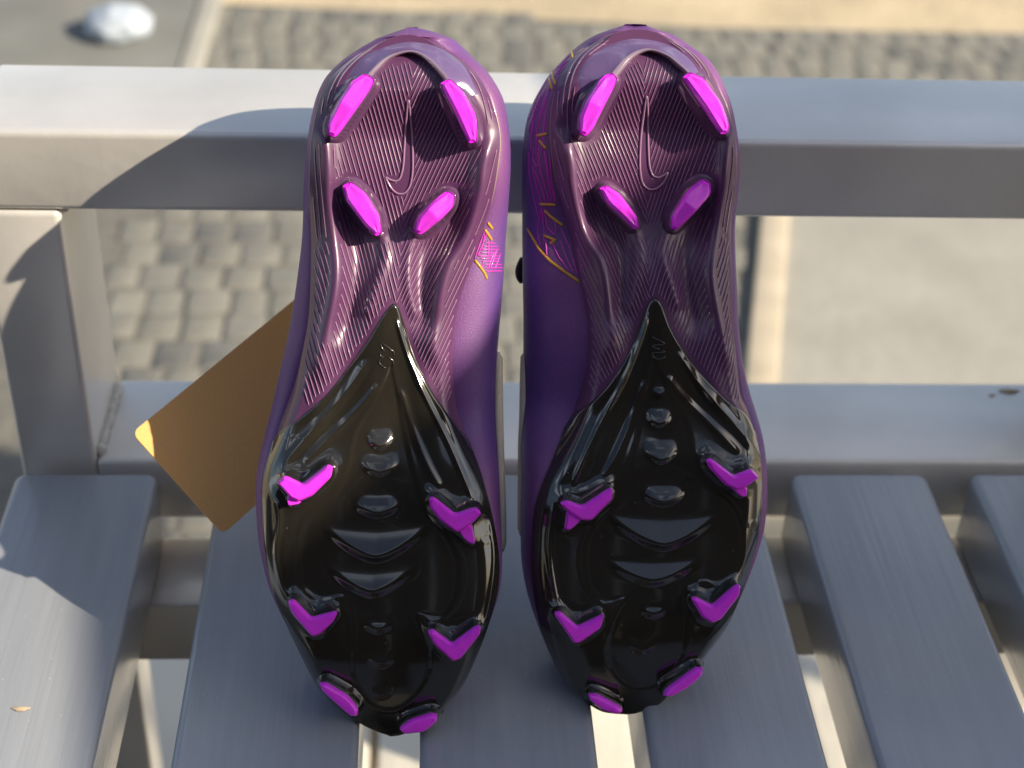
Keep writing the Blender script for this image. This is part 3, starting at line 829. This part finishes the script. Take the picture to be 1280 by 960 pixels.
def z1(P, s=3.2, ox=320, oy=20): return [(x/s+ox, y/s+oy) for x, y in P]
l5 = lambda P: z1(P, 3.765, 310, 520)
l7 = lambda P: z1(P, 3.765, 310, 700)
LD = dict(mirror=False, toe=(490, 914), label='left football boot, nearer the brown card tag, its plum sole sunlit',
  sil_l=[(488, 919), (470, 914), (446, 903), (420, 886), (396, 859), (375, 820), (356, 780), (338, 740), (325, 690), (320, 650), (319, 600), (325, 560), (332, 530), (344, 480), (358, 420), (366, 374), (373, 320), (376, 286), (379, 230), (384, 176), (390, 140), (398, 114), (410, 92), (432, 70), (457, 54), (485, 41), (510, 35.5), (523, 35)],
  sil_r=[(488, 919), (506, 917), (533, 907), (557, 886), (578, 859), (597, 820), (613, 780), (625, 740), (628, 700), (627, 653), (625, 600), (623, 545), (622, 470), (625, 420), (629, 374), (633, 317), (637, 254), (639, 195), (636, 154), (630, 125), (620, 104), (608, 86), (592, 69), (575, 53), (557, 42), (540, 37), (523, 35)],
  plate_l=[(488, 917.5), (470, 913), (446, 902), (420, 885), (397, 858.5), (377, 820), (358, 780), (341, 740), (331, 690), (328, 650), (328.5, 600), (338, 560), (347, 530), (366, 480), (381, 420), (386, 374), (387, 320), (386, 286), (387, 230), (390, 176), (396, 142), (403, 118), (415, 96), (436, 75), (462, 58), (487, 48), (512, 45)],
  plate_r=[(488, 917.5), (506, 915.5), (532, 905), (556, 885), (577, 858.5), (595.5, 820), (611, 780), (622, 740), (624, 700), (617, 653), (603.5, 600), (588, 556), (573, 514), (567, 467), (567, 430), (575, 376), (590, 333), (604, 290), (615, 250), (621, 214), (625, 176), (620, 145), (606, 108), (586, 82), (562, 63), (538, 50), (512, 45)],
  black_l=[(488, 917.8), (470, 913.3), (446, 902.3), (420, 885.3), (396.7, 858.7), (376.7, 820), (357.5, 780), (340.5, 740), (330.5, 690), (327.5, 650), (328, 600), (334, 570), (341, 548), (348, 541.5), (376, 520.6), (407.5, 492.5), (432.5, 461), (457.5, 427), (476, 396), (485, 384), (490.5, 379)],
  black_r=[(488, 917.8), (506, 915.8), (532, 905.3), (556, 885.3), (577.3, 858.7), (595.8, 820), (611.3, 780), (622.4, 740), (624.4, 700), (617.4, 653), (604, 600), (592, 566), (586, 551), (576, 538), (557.5, 514), (539, 486), (520, 449), (507.5, 411), (500, 387), (496, 381), (490.5, 379)],
  tops=[(l5([(140, 318), (172, 290), (255, 330), (372, 238), (393, 245), (385, 290), (300, 375), (240, 402), (200, 385)]), l5([(188, 365), (240, 390), (242, 415), (190, 424), (183, 400)])),
        (l5([(856, 395), (872, 390), (975, 470), (1070, 440), (1095, 462), (1050, 508), (985, 550), (905, 490), (862, 432)]), l5([(990, 530), (1050, 505), (1070, 603), (1045, 602), (1010, 570)])),
        (l7([(190, 203), (210, 196), (295, 283), (398, 256), (417, 252), (397, 292), (335, 352), (302, 362), (212, 258)]), None),
        (l7([(850, 345), (868, 338), (962, 405), (1070, 326), (1092, 318), (1088, 352), (1000, 465), (965, 478), (882, 402)]), None)],
  vbot_l=(346, 542), vbot_r=(586, 552),
  studs=[('heel', z1([(435, 228), (475, 250), (468, 275), (400, 375), (320, 485), (285, 475), (285, 430), (330, 340), (380, 265)])),
         ('heel', z1([(735, 270), (775, 248), (835, 310), (880, 395), (888, 505), (850, 508), (800, 400)])),
         ('heel', z1([(345, 680), (380, 660), (440, 710), (492, 795), (503, 870), (480, 880), (435, 840), (360, 740)])),
         ('heel', z1([(765, 698), (798, 715), (790, 760), (740, 815), (660, 875), (630, 862), (650, 800), (700, 745)])),
         ('fore', z1([(140, 310), (180, 270), (265, 280), (370, 218), (393, 235), (385, 290), (300, 375), (240, 418), (190, 425), (185, 370)], 3.765, 310, 520)),
         ('fore', z1([(855, 375), (875, 368), (975, 437), (1060, 425), (1095, 460), (1058, 515), (1070, 605), (1045, 603), (985, 550), (900, 490), (860, 430)], 3.765, 310, 520)),
         ('fore', z1([(190, 180), (215, 168), (300, 245), (395, 235), (417, 245), (395, 290), (335, 355), (300, 362), (210, 255)], 3.765, 310, 700)),
         ('fore', z1([(850, 335), (870, 330), (960, 370), (1070, 310), (1092, 318), (1088, 350), (1000, 465), (965, 478), (880, 400)], 3.765, 310, 700)),
         ('toe', z1([(335, 580), (370, 580), (470, 640), (520, 700), (515, 735), (480, 735), (350, 620)], 3.765, 310, 700)),
         ('toe', z1([(710, 795), (760, 755), (860, 722), (893, 730), (890, 760), (830, 810), (735, 820)], 3.765, 310, 700))],
  scales=[(475, 528, 556, 16, 1.6, .5), (474, 563, 588, 23, 1.8, .5), (472, 608, 639, 30, 2.6, .55), (470, 652, 693, 64, 3.2, .7), (465, 702, 737, 55, 2.6, .7), (473, 764, 784, 20, 1.3, .6), (476, 812, 827, 15, 1.0, .6), (477, 852, 867, 15, .8, .6)],
  rim_in=z1([(405, 300), (465, 243), (530, 178), (600, 152), (650, 160), (700, 200), (745, 255), (790, 330)]),
  rim_out=[(431, 118), (438, 92), (456, 70), (488, 56), (518, 52), (550, 60), (580, 82), (599, 118)],
  logo=z1([(610, 320), (618, 400), (626, 500), (628, 620), (618, 680), (595, 712), (565, 712), (540, 690), (515, 640), (535, 655), (560, 662), (578, 650), (590, 600), (595, 500), (602, 400)]),
  mark=[[(x/9.6+440, y/9.6+400) for x, y in P] for P in ([(350, 270), (505, 380), (502, 440), (435, 440), (495, 490), (490, 560)], [(350, 270), (345, 320), (395, 375), (335, 385), (335, 420), (385, 455), (330, 470), (325, 520), (400, 580), (415, 570)])])
r2 = lambda P: z1(P, 3.2, 640, 20)
r6 = lambda P: z1(P, 3.765, 640, 520)
r8 = lambda P: z1(P, 3.765, 640, 700)
RD = dict(mirror=True, toe=(783, 889), label='right football boot, sole mostly shaded, gold and pink lines along its side',
  sil_l=[(783, 893), (765, 892.5), (746, 891), (730, 880), (706, 859), (684, 820), (668, 780), (657, 740), (652.5, 700), (652, 650), (653, 600), (653, 560), (655, 500), (656, 452), (656, 400), (655, 342), (655, 300), (655, 270), (654, 230), (654, 195), (656, 170), (659, 151), (665, 132), (674, 114), (687, 93), (702, 76), (717, 61), (734, 48), (755, 38), (781, 32), (790, 31.5)],
  sil_r=[(783, 893), (800, 891.5), (826, 883), (842, 870), (863, 849), (886, 820), (914, 780), (931, 740), (945, 700), (954, 670), (959, 626), (959, 590), (957, 550), (951, 520), (945, 499), (935, 465), (929, 436), (925, 400), (924, 374), (922, 330), (922, 286), (924, 240), (924, 207), (922, 180), (919, 158), (914, 134), (907, 114), (893, 82), (880, 67), (865, 56), (845, 44), (827, 38), (808, 33), (790, 31.5)],
  plate_l=[(783, 891), (765, 890.5), (747, 888), (731, 879), (709, 858), (689, 820), (675, 780), (667, 740), (664, 700), (665, 670), (668, 640), (676, 612), (690, 580), (706, 545), (721, 511), (733, 474), (737, 436), (735, 396), (725, 342), (716, 300), (704, 255), (694, 214), (689, 176), (690, 138), (697, 105), (706, 85), (718, 70), (734, 58), (755, 45), (775, 40), (790, 39)],
  plate_r=[(783, 891), (800, 889.5), (825, 881.5), (841, 868), (861, 848), (884, 819), (911, 780), (928, 740), (941, 700), (950, 660), (953, 615), (952.5, 585), (950, 550), (943, 517), (934, 497), (928, 465), (923, 436), (919, 400), (918, 374), (918, 330), (919, 286), (921, 240), (921, 207), (919, 180), (915, 158), (909, 134), (901, 116), (888, 90), (872, 70), (855, 57), (835, 46), (812, 40), (790, 39)],
  black_l=[(783, 891.3), (765, 890.8), (747, 888.3), (731, 879.3), (708.7, 858.2), (688.6, 820), (674.6, 780), (666.5, 740), (663.5, 700), (664.5, 670), (667.5, 640), (675.5, 612), (689.5, 580), (700, 556), (707, 538), (712, 530), (721, 518), (746, 496), (771, 464), (790, 430), (802.5, 396), (811, 377), (819, 372)],
  black_r=[(783, 891.3), (800, 889.8), (825, 881.8), (841.3, 868.2), (861.3, 848.2), (884.3, 819.2), (911.4, 780.1), (928.4, 740.1), (941.4, 700), (950.4, 660), (953.4, 615), (953, 585), (951, 556), (949, 541), (946, 531), (934, 518), (912, 502), (884, 474), (859, 442.5), (840, 411), (829, 383), (824, 375), (819, 372)],
  tops=[(r6([(232, 416), (258, 406), (335, 432), (458, 352), (472, 348), (470, 393), (375, 490), (332, 490), (285, 462), (258, 442)]), r6([(262, 445), (330, 485), (300, 515), (270, 538), (252, 538), (260, 480)])),
        (r6([(922, 215), (940, 207), (1048, 290), (1130, 258), (1163, 290), (1110, 330), (1062, 348), (1010, 325), (940, 250)]), r6([(1030, 335), (1108, 332), (1105, 380), (1080, 381)])),
        (r8([(205, 258), (228, 254), (312, 325), (416, 276), (432, 264), (415, 325), (318, 392), (292, 390), (215, 275)]), None),
        (r8([(852, 188), (868, 185), (950, 224), (1056, 132), (1076, 126), (1070, 168), (985, 280), (945, 298), (902, 272)]), None)],
  vbot_l=(710, 534), vbot_r=(948, 535),
  studs=[('heel', r2([(365, 240), (405, 225), (425, 250), (375, 350), (325, 450), (300, 480), (268, 470), (272, 400), (300, 330)])),
         ('heel', r2([(683, 245), (715, 222), (770, 250), (840, 350), (872, 440), (865, 470), (835, 472), (740, 330)])),
         ('heel', r2([(350, 690), (380, 675), (435, 715), (500, 800), (510, 845), (490, 855), (380, 750)])),
         ('heel', r2([(762, 650), (795, 665), (798, 710), (740, 780), (660, 857), (635, 850), (640, 800), (700, 700)])),
         ('fore', r6([(230, 405), (265, 368), (330, 378), (460, 315), (472, 335), (470, 395), (375, 490), (330, 490), (270, 540), (250, 540), (262, 450)])),
         ('fore', r6([(920, 190), (945, 180), (1040, 245), (1125, 228), (1163, 290), (1110, 335), (1105, 380), (1080, 382), (1010, 330), (940, 240)])),
         ('fore', r8([(203, 240), (230, 232), (310, 300), (415, 258), (432, 265), (415, 325), (315, 395), (290, 390), (215, 270)])),
         ('fore', r8([(850, 170), (870, 165), (950, 195), (1055, 115), (1076, 125), (1070, 165), (985, 280), (945, 300), (900, 275)])),
         ('toe', r8([(357, 632), (400, 632), (510, 690), (522, 712), (500, 728), (430, 710), (370, 665)])),
         ('toe', r8([(710, 640), (730, 605), (860, 510), (900, 505), (895, 545), (830, 600), (750, 645)]))],
  scales=[(824, 476, 492, 10, .9, .5), (823, 502, 528, 16, 1.6, .5), (826, 544, 573, 20, 1.8, .5), (829, 596, 625, 27, 2.6, .55), (829, 638, 678, 66, 3.2, .7), (816, 696, 723, 56, 2.4, .7), (817, 748, 765, 17, 1.3, .6), (804, 792, 811, 15, 1.0, .6)],
  rim_in=r2([(365, 305), (420, 245), (480, 172), (545, 145), (610, 165), (660, 205), (700, 245), (745, 320)]),
  rim_out=[(724, 116), (722, 92), (741, 68), (772, 52), (800, 48), (836, 56), (866, 78), (884, 114)],
  logo=r2([(540, 305), (530, 370), (515, 480), (510, 600), (520, 670), (545, 695), (575, 693), (605, 670), (627, 622), (610, 635), (585, 648), (562, 640), (548, 600), (544, 500), (545, 400)]),
  mark=[[(x/8+770, y/8+380) for x, y in P] for P in ([(355, 325), (490, 395), (450, 410), (365, 410), (360, 430), (430, 450)], [(460, 465), (495, 480), (430, 485), (362, 485), (362, 525), (430, 558), (495, 522)])])
boots = []
for D in (LD, RD):
    b = Boot(D); b.prepare(); b.rim(); b.marks()
    iz = [(430, 130), (420, 200), (415, 260), (418, 290), (380, 320), (330, 420), (300, 620), (640, 620), (620, 440), (600, 400), (585, 330), (596, 280), (603, 220), (606, 170), (592, 120), (560, 85), (515, 72), (470, 85)]
    b.innerzone = b.feature_path(iz, 0)
    b.plates(); b.upper(); b.ribs(); b.welt()
    tops = iter(D['tops'])
    for k, P in b.tips:
        if k == 'fore': b.stud('fore', P, *next(tops))
        else: b.stud(k, P)
    b.build_marks(); boots.append(b)
L_, R_ = boots
# printed decoration on the sides
z3 = lambda P: z1(P, 6, 570, 220)
L_.print_('print_line', [z3(p) for p in ([(220, 400), (180, 500), (140, 625)], [(235, 420), (200, 510), (160, 600)], [(165, 600), (330, 600)], [(190, 550), (330, 552)], [(215, 500), (300, 506)], [(195, 640), (330, 640)], [(220, 690), (360, 688)], [(240, 480), (240, 600)], [(265, 470), (262, 640)], [(215, 440), (190, 560)], [(205, 640), (195, 690)], [(180, 575), (320, 577)], [(200, 527), (320, 530)], [(180, 620), (330, 620)], [(210, 665), (350, 664)], [(225, 715), (350, 712)], [(310, 540), (255, 700)], [(335, 580), (290, 700)], [(290, 560), (240, 690)])], .00026, m_pink)
L_.print_('print_band', [z3(p) for p in ([(238, 350), (275, 400)], [(215, 400), (270, 485)], [(140, 630), (180, 680), (215, 730), (232, 775)])], .0006, m_gold)
R_.print_('print_line', [[(667, 184), (666, 199), (670, 208), (674.7, 202.5), (673.8, 184)], [(668, 212), (677.5, 236), (683, 255)], [(680.3, 187.5), (684, 217.5), (690.6, 253)], [(687, 191), (689.7, 227), (695.3, 253)],
    [(680, 262.5), (685, 285), (692.5, 293.5), (695.3, 285), (693.4, 275.6)], [(682, 300), (683.5, 320)], [(690.6, 303.7), (698, 320.6), (712, 340)], [(701, 285), (712, 309.4), (722.5, 345)],
    [(659.5, 152), (671.9, 122), (686, 96)], [(663, 171.6), (666.5, 150), (681.6, 111.4)], [(670, 194.6), (671, 164.5), (680, 133), (685, 115)], [(677, 195), (680, 160), (683, 135)], [(694.9, 88), (705.5, 76), (712.6, 69)], [(697.5, 93), (712, 78)],
    [(661, 165), (668, 140), (677, 118)], [(674, 150), (680, 128), (688, 108)], [(665, 205), (670, 228), (676, 250), (680, 280)], [(672, 190), (676, 215), (683, 238), (688, 256)], [(661, 190), (662, 220), (668, 250), (674, 275)],
    [(677, 258), (680, 285), (680, 305)], [(700, 300), (708, 322), (717, 342)], [(676, 262), (672, 290), (676, 308)], [(667, 150), (664, 175), (664, 190)], [(700, 84), (709, 76)], [(690, 100), (702, 84), (714, 74)], [(682, 195), (686, 220), (692, 245), (694, 254)]], .00026, m_pink)
R_.print_('print_band', [[(714.7, 64), (716.5, 74)], [(689.6, 90), (694.5, 106)], [(686.4, 97), (690.5, 112)], [(670, 170), (684, 167)], [(673.6, 175), (682.5, 186)], [(673.8, 255), (695.3, 256)], [(680.3, 262.5), (688.8, 271), (703.8, 282)], [(679, 294), (694, 300), (687, 305)], [(658.8, 285), (673.8, 311), (687, 326), (705.6, 339.5), (725, 353)]], .0006, m_gold)
# cream edge seen behind each upper
for b, pts in ((L_, [(622, 440), (622.5, 480), (623, 520), (624.5, 580), (626.5, 640), (627, 690)]), (R_, [(657, 440), (656, 470), (655, 520), (653.5, 560), (653, 620), (652.5, 670)])):
    p = b.loc(crom(pts, 5), -.030); b.tube('cream_edging', [p], .0021, m_cream)
p = R_.loc(crom([(657, 322), (651, 335), (651, 345), (656, 352)], 5), -.045); R_.tube('lace', [p], .0022, m_lace)

# ------------------------------------------------------------------ kraft card tag behind the left boot
nrm = np.array([.38, -.56, .74]); nrm /= np.linalg.norm(nrm); Pc = np.array([-.118, .500, .055])
def card_pt(x, y):
    d = rays([(x, y)])[0]; return CP+d*(((Pc-CP)@nrm)/(d@nrm))
A = card_pt(165, 541); B = card_pt(279, 668); Cc = card_pt(372, 372)
e2 = (B-A); l2 = np.linalg.norm(e2); e2 /= l2; e1 = Cc-A; e1 -= e2*(e1@e2); e1 /= np.linalg.norm(e1); l1 = .112
r = .0035; pts = []
for cx, cy, a0 in ((l1-r, l2-r, 0), (r, l2-r, 90), (r, r, 180), (l1-r, r, 270)):
    for k in range(7):
        a = math.radians(a0+k*15); pts.append((cx+r*math.cos(a), cy+r*math.sin(a)))
n = len(pts); V = []
for z in (0, -.0009):
    for x, y in pts: V.append(e1*x+e2*y+nrm*z)
V = np.array(V); Fc = [list(range(n)), list(range(2*n-1, n-1, -1))]+[[i, n+i, n+(i+1) % n, (i+1) % n] for i in range(n)]
card = empty('hang_tag', tuple(A)); tag(card, 'plain brown kraft card tag with rounded corners hanging behind the left boot', 'tag')
mk('card', V, Fc, m_card, card, False)
# string to the boot
sp = [e1*(l1-.008)+e2*(l2/2), e1*(l1-.0)+e2*(l2/2)+nrm*-.006, e1*(l1+.02)+e2*(l2/2-.02)+nrm*-.012]
V = []; Fc = []
for i, p in enumerate(crom(sp, 6)):
    for k in range(6): V.append(p+.0006*np.array([math.cos(k*1.047), 0, math.sin(k*1.047)]))
m_ = len(V)//6
for i in range(m_-1):
    for k in range(6): Fc.append([i*6+k, i*6+(k+1) % 6, (i+1)*6+(k+1) % 6, (i+1)*6+k])
mk('string', V, Fc, m_cream, card)

# ------------------------------------------------------------------ added outside the frame: canvas to shade the boots, dark boards for reflections
backdrop = tag(empty('added_backdrop', (0, -1.25, GZ)), 'added dark brown board fence behind the photographer', 'backdrop')  # added so the glossy soles have something dark to reflect
me = None
for i in range(32):
    if me is None:
        o = from_bm('board', box_bm(-.073, .073, -.011, .011, 0, 2.35, .004, 2), m_backdrop, backdrop, True, 30); me = o.data
    else: o = bpy.data.objects.new('board', me); S.collection.objects.link(o); o.parent = backdrop
    o.location = (-2.4+i*.152, random.uniform(-.004, .004), 0)
for z in (.3, 1.4):
    o = from_bm('crossbar', box_bm(-2.5, 2.4, -.05, -.012, z, z+.08, .004, 2), m_backdrop, backdrop, True, 30)
PA, PB = (L_.P0+q[0]*E1+q[1]*E2+q[2]*E3 for q in L_.loc([(912, 165), (345, 700)], 0.))  # shade edge across the soles that the added canvas follows
d = PB-PA; d -= SUN*(d@SUN); a1 = d/np.linalg.norm(d); a2 = np.cross(SUN, a1)
def scr(a, b, z): 
    q = PA+a1*a+a2*b; return q+SUN*((z-q[2])/SUN[2])
ZC = .95
cs = [scr(-.30, 0, ZC), scr(.75, 0, ZC), scr(.75, .36, ZC), scr(-.30, .36, ZC)]
shade = tag(empty('blocker', (float(cs[2][0]), float(cs[2][1]), GZ)), 'added wine red canvas sunshade on two poles beside the chair', 'blocker')
cen = sum(cs)/4; o0 = np.array([cs[2][0], cs[2][1], GZ]); N = 9
V = []; 
for s_ in (0, 1):
    for i in range(N):
        for j in range(N):
            u, v = i/(N-1), j/(N-1); q = cs[0]*(1-u)*(1-v)+cs[1]*u*(1-v)+cs[2]*u*v+cs[3]*(1-u)*v
            V.append(q-o0+np.array([0, 0, -.02*math.sin(u*3.14)*math.sin(v*3.14)-.002*s_]))
g = grid_faces(N, N); mk('blocker_sheet', V, g.tolist()+(g[:, ::-1]+N*N).tolist(), m_canvas, shade)
for c in (cs[2], cs[3]):
    bm = bmesh.new(); bmesh.ops.create_cone(bm, cap_ends=True, segments=16, radius1=.014, radius2=.014, depth=ZC-GZ)
    o = from_bm('pole', bm, m_bolt, shade, True, 40); o.location = (c[0]-o0[0], c[1]-o0[1], (ZC-GZ)/2)
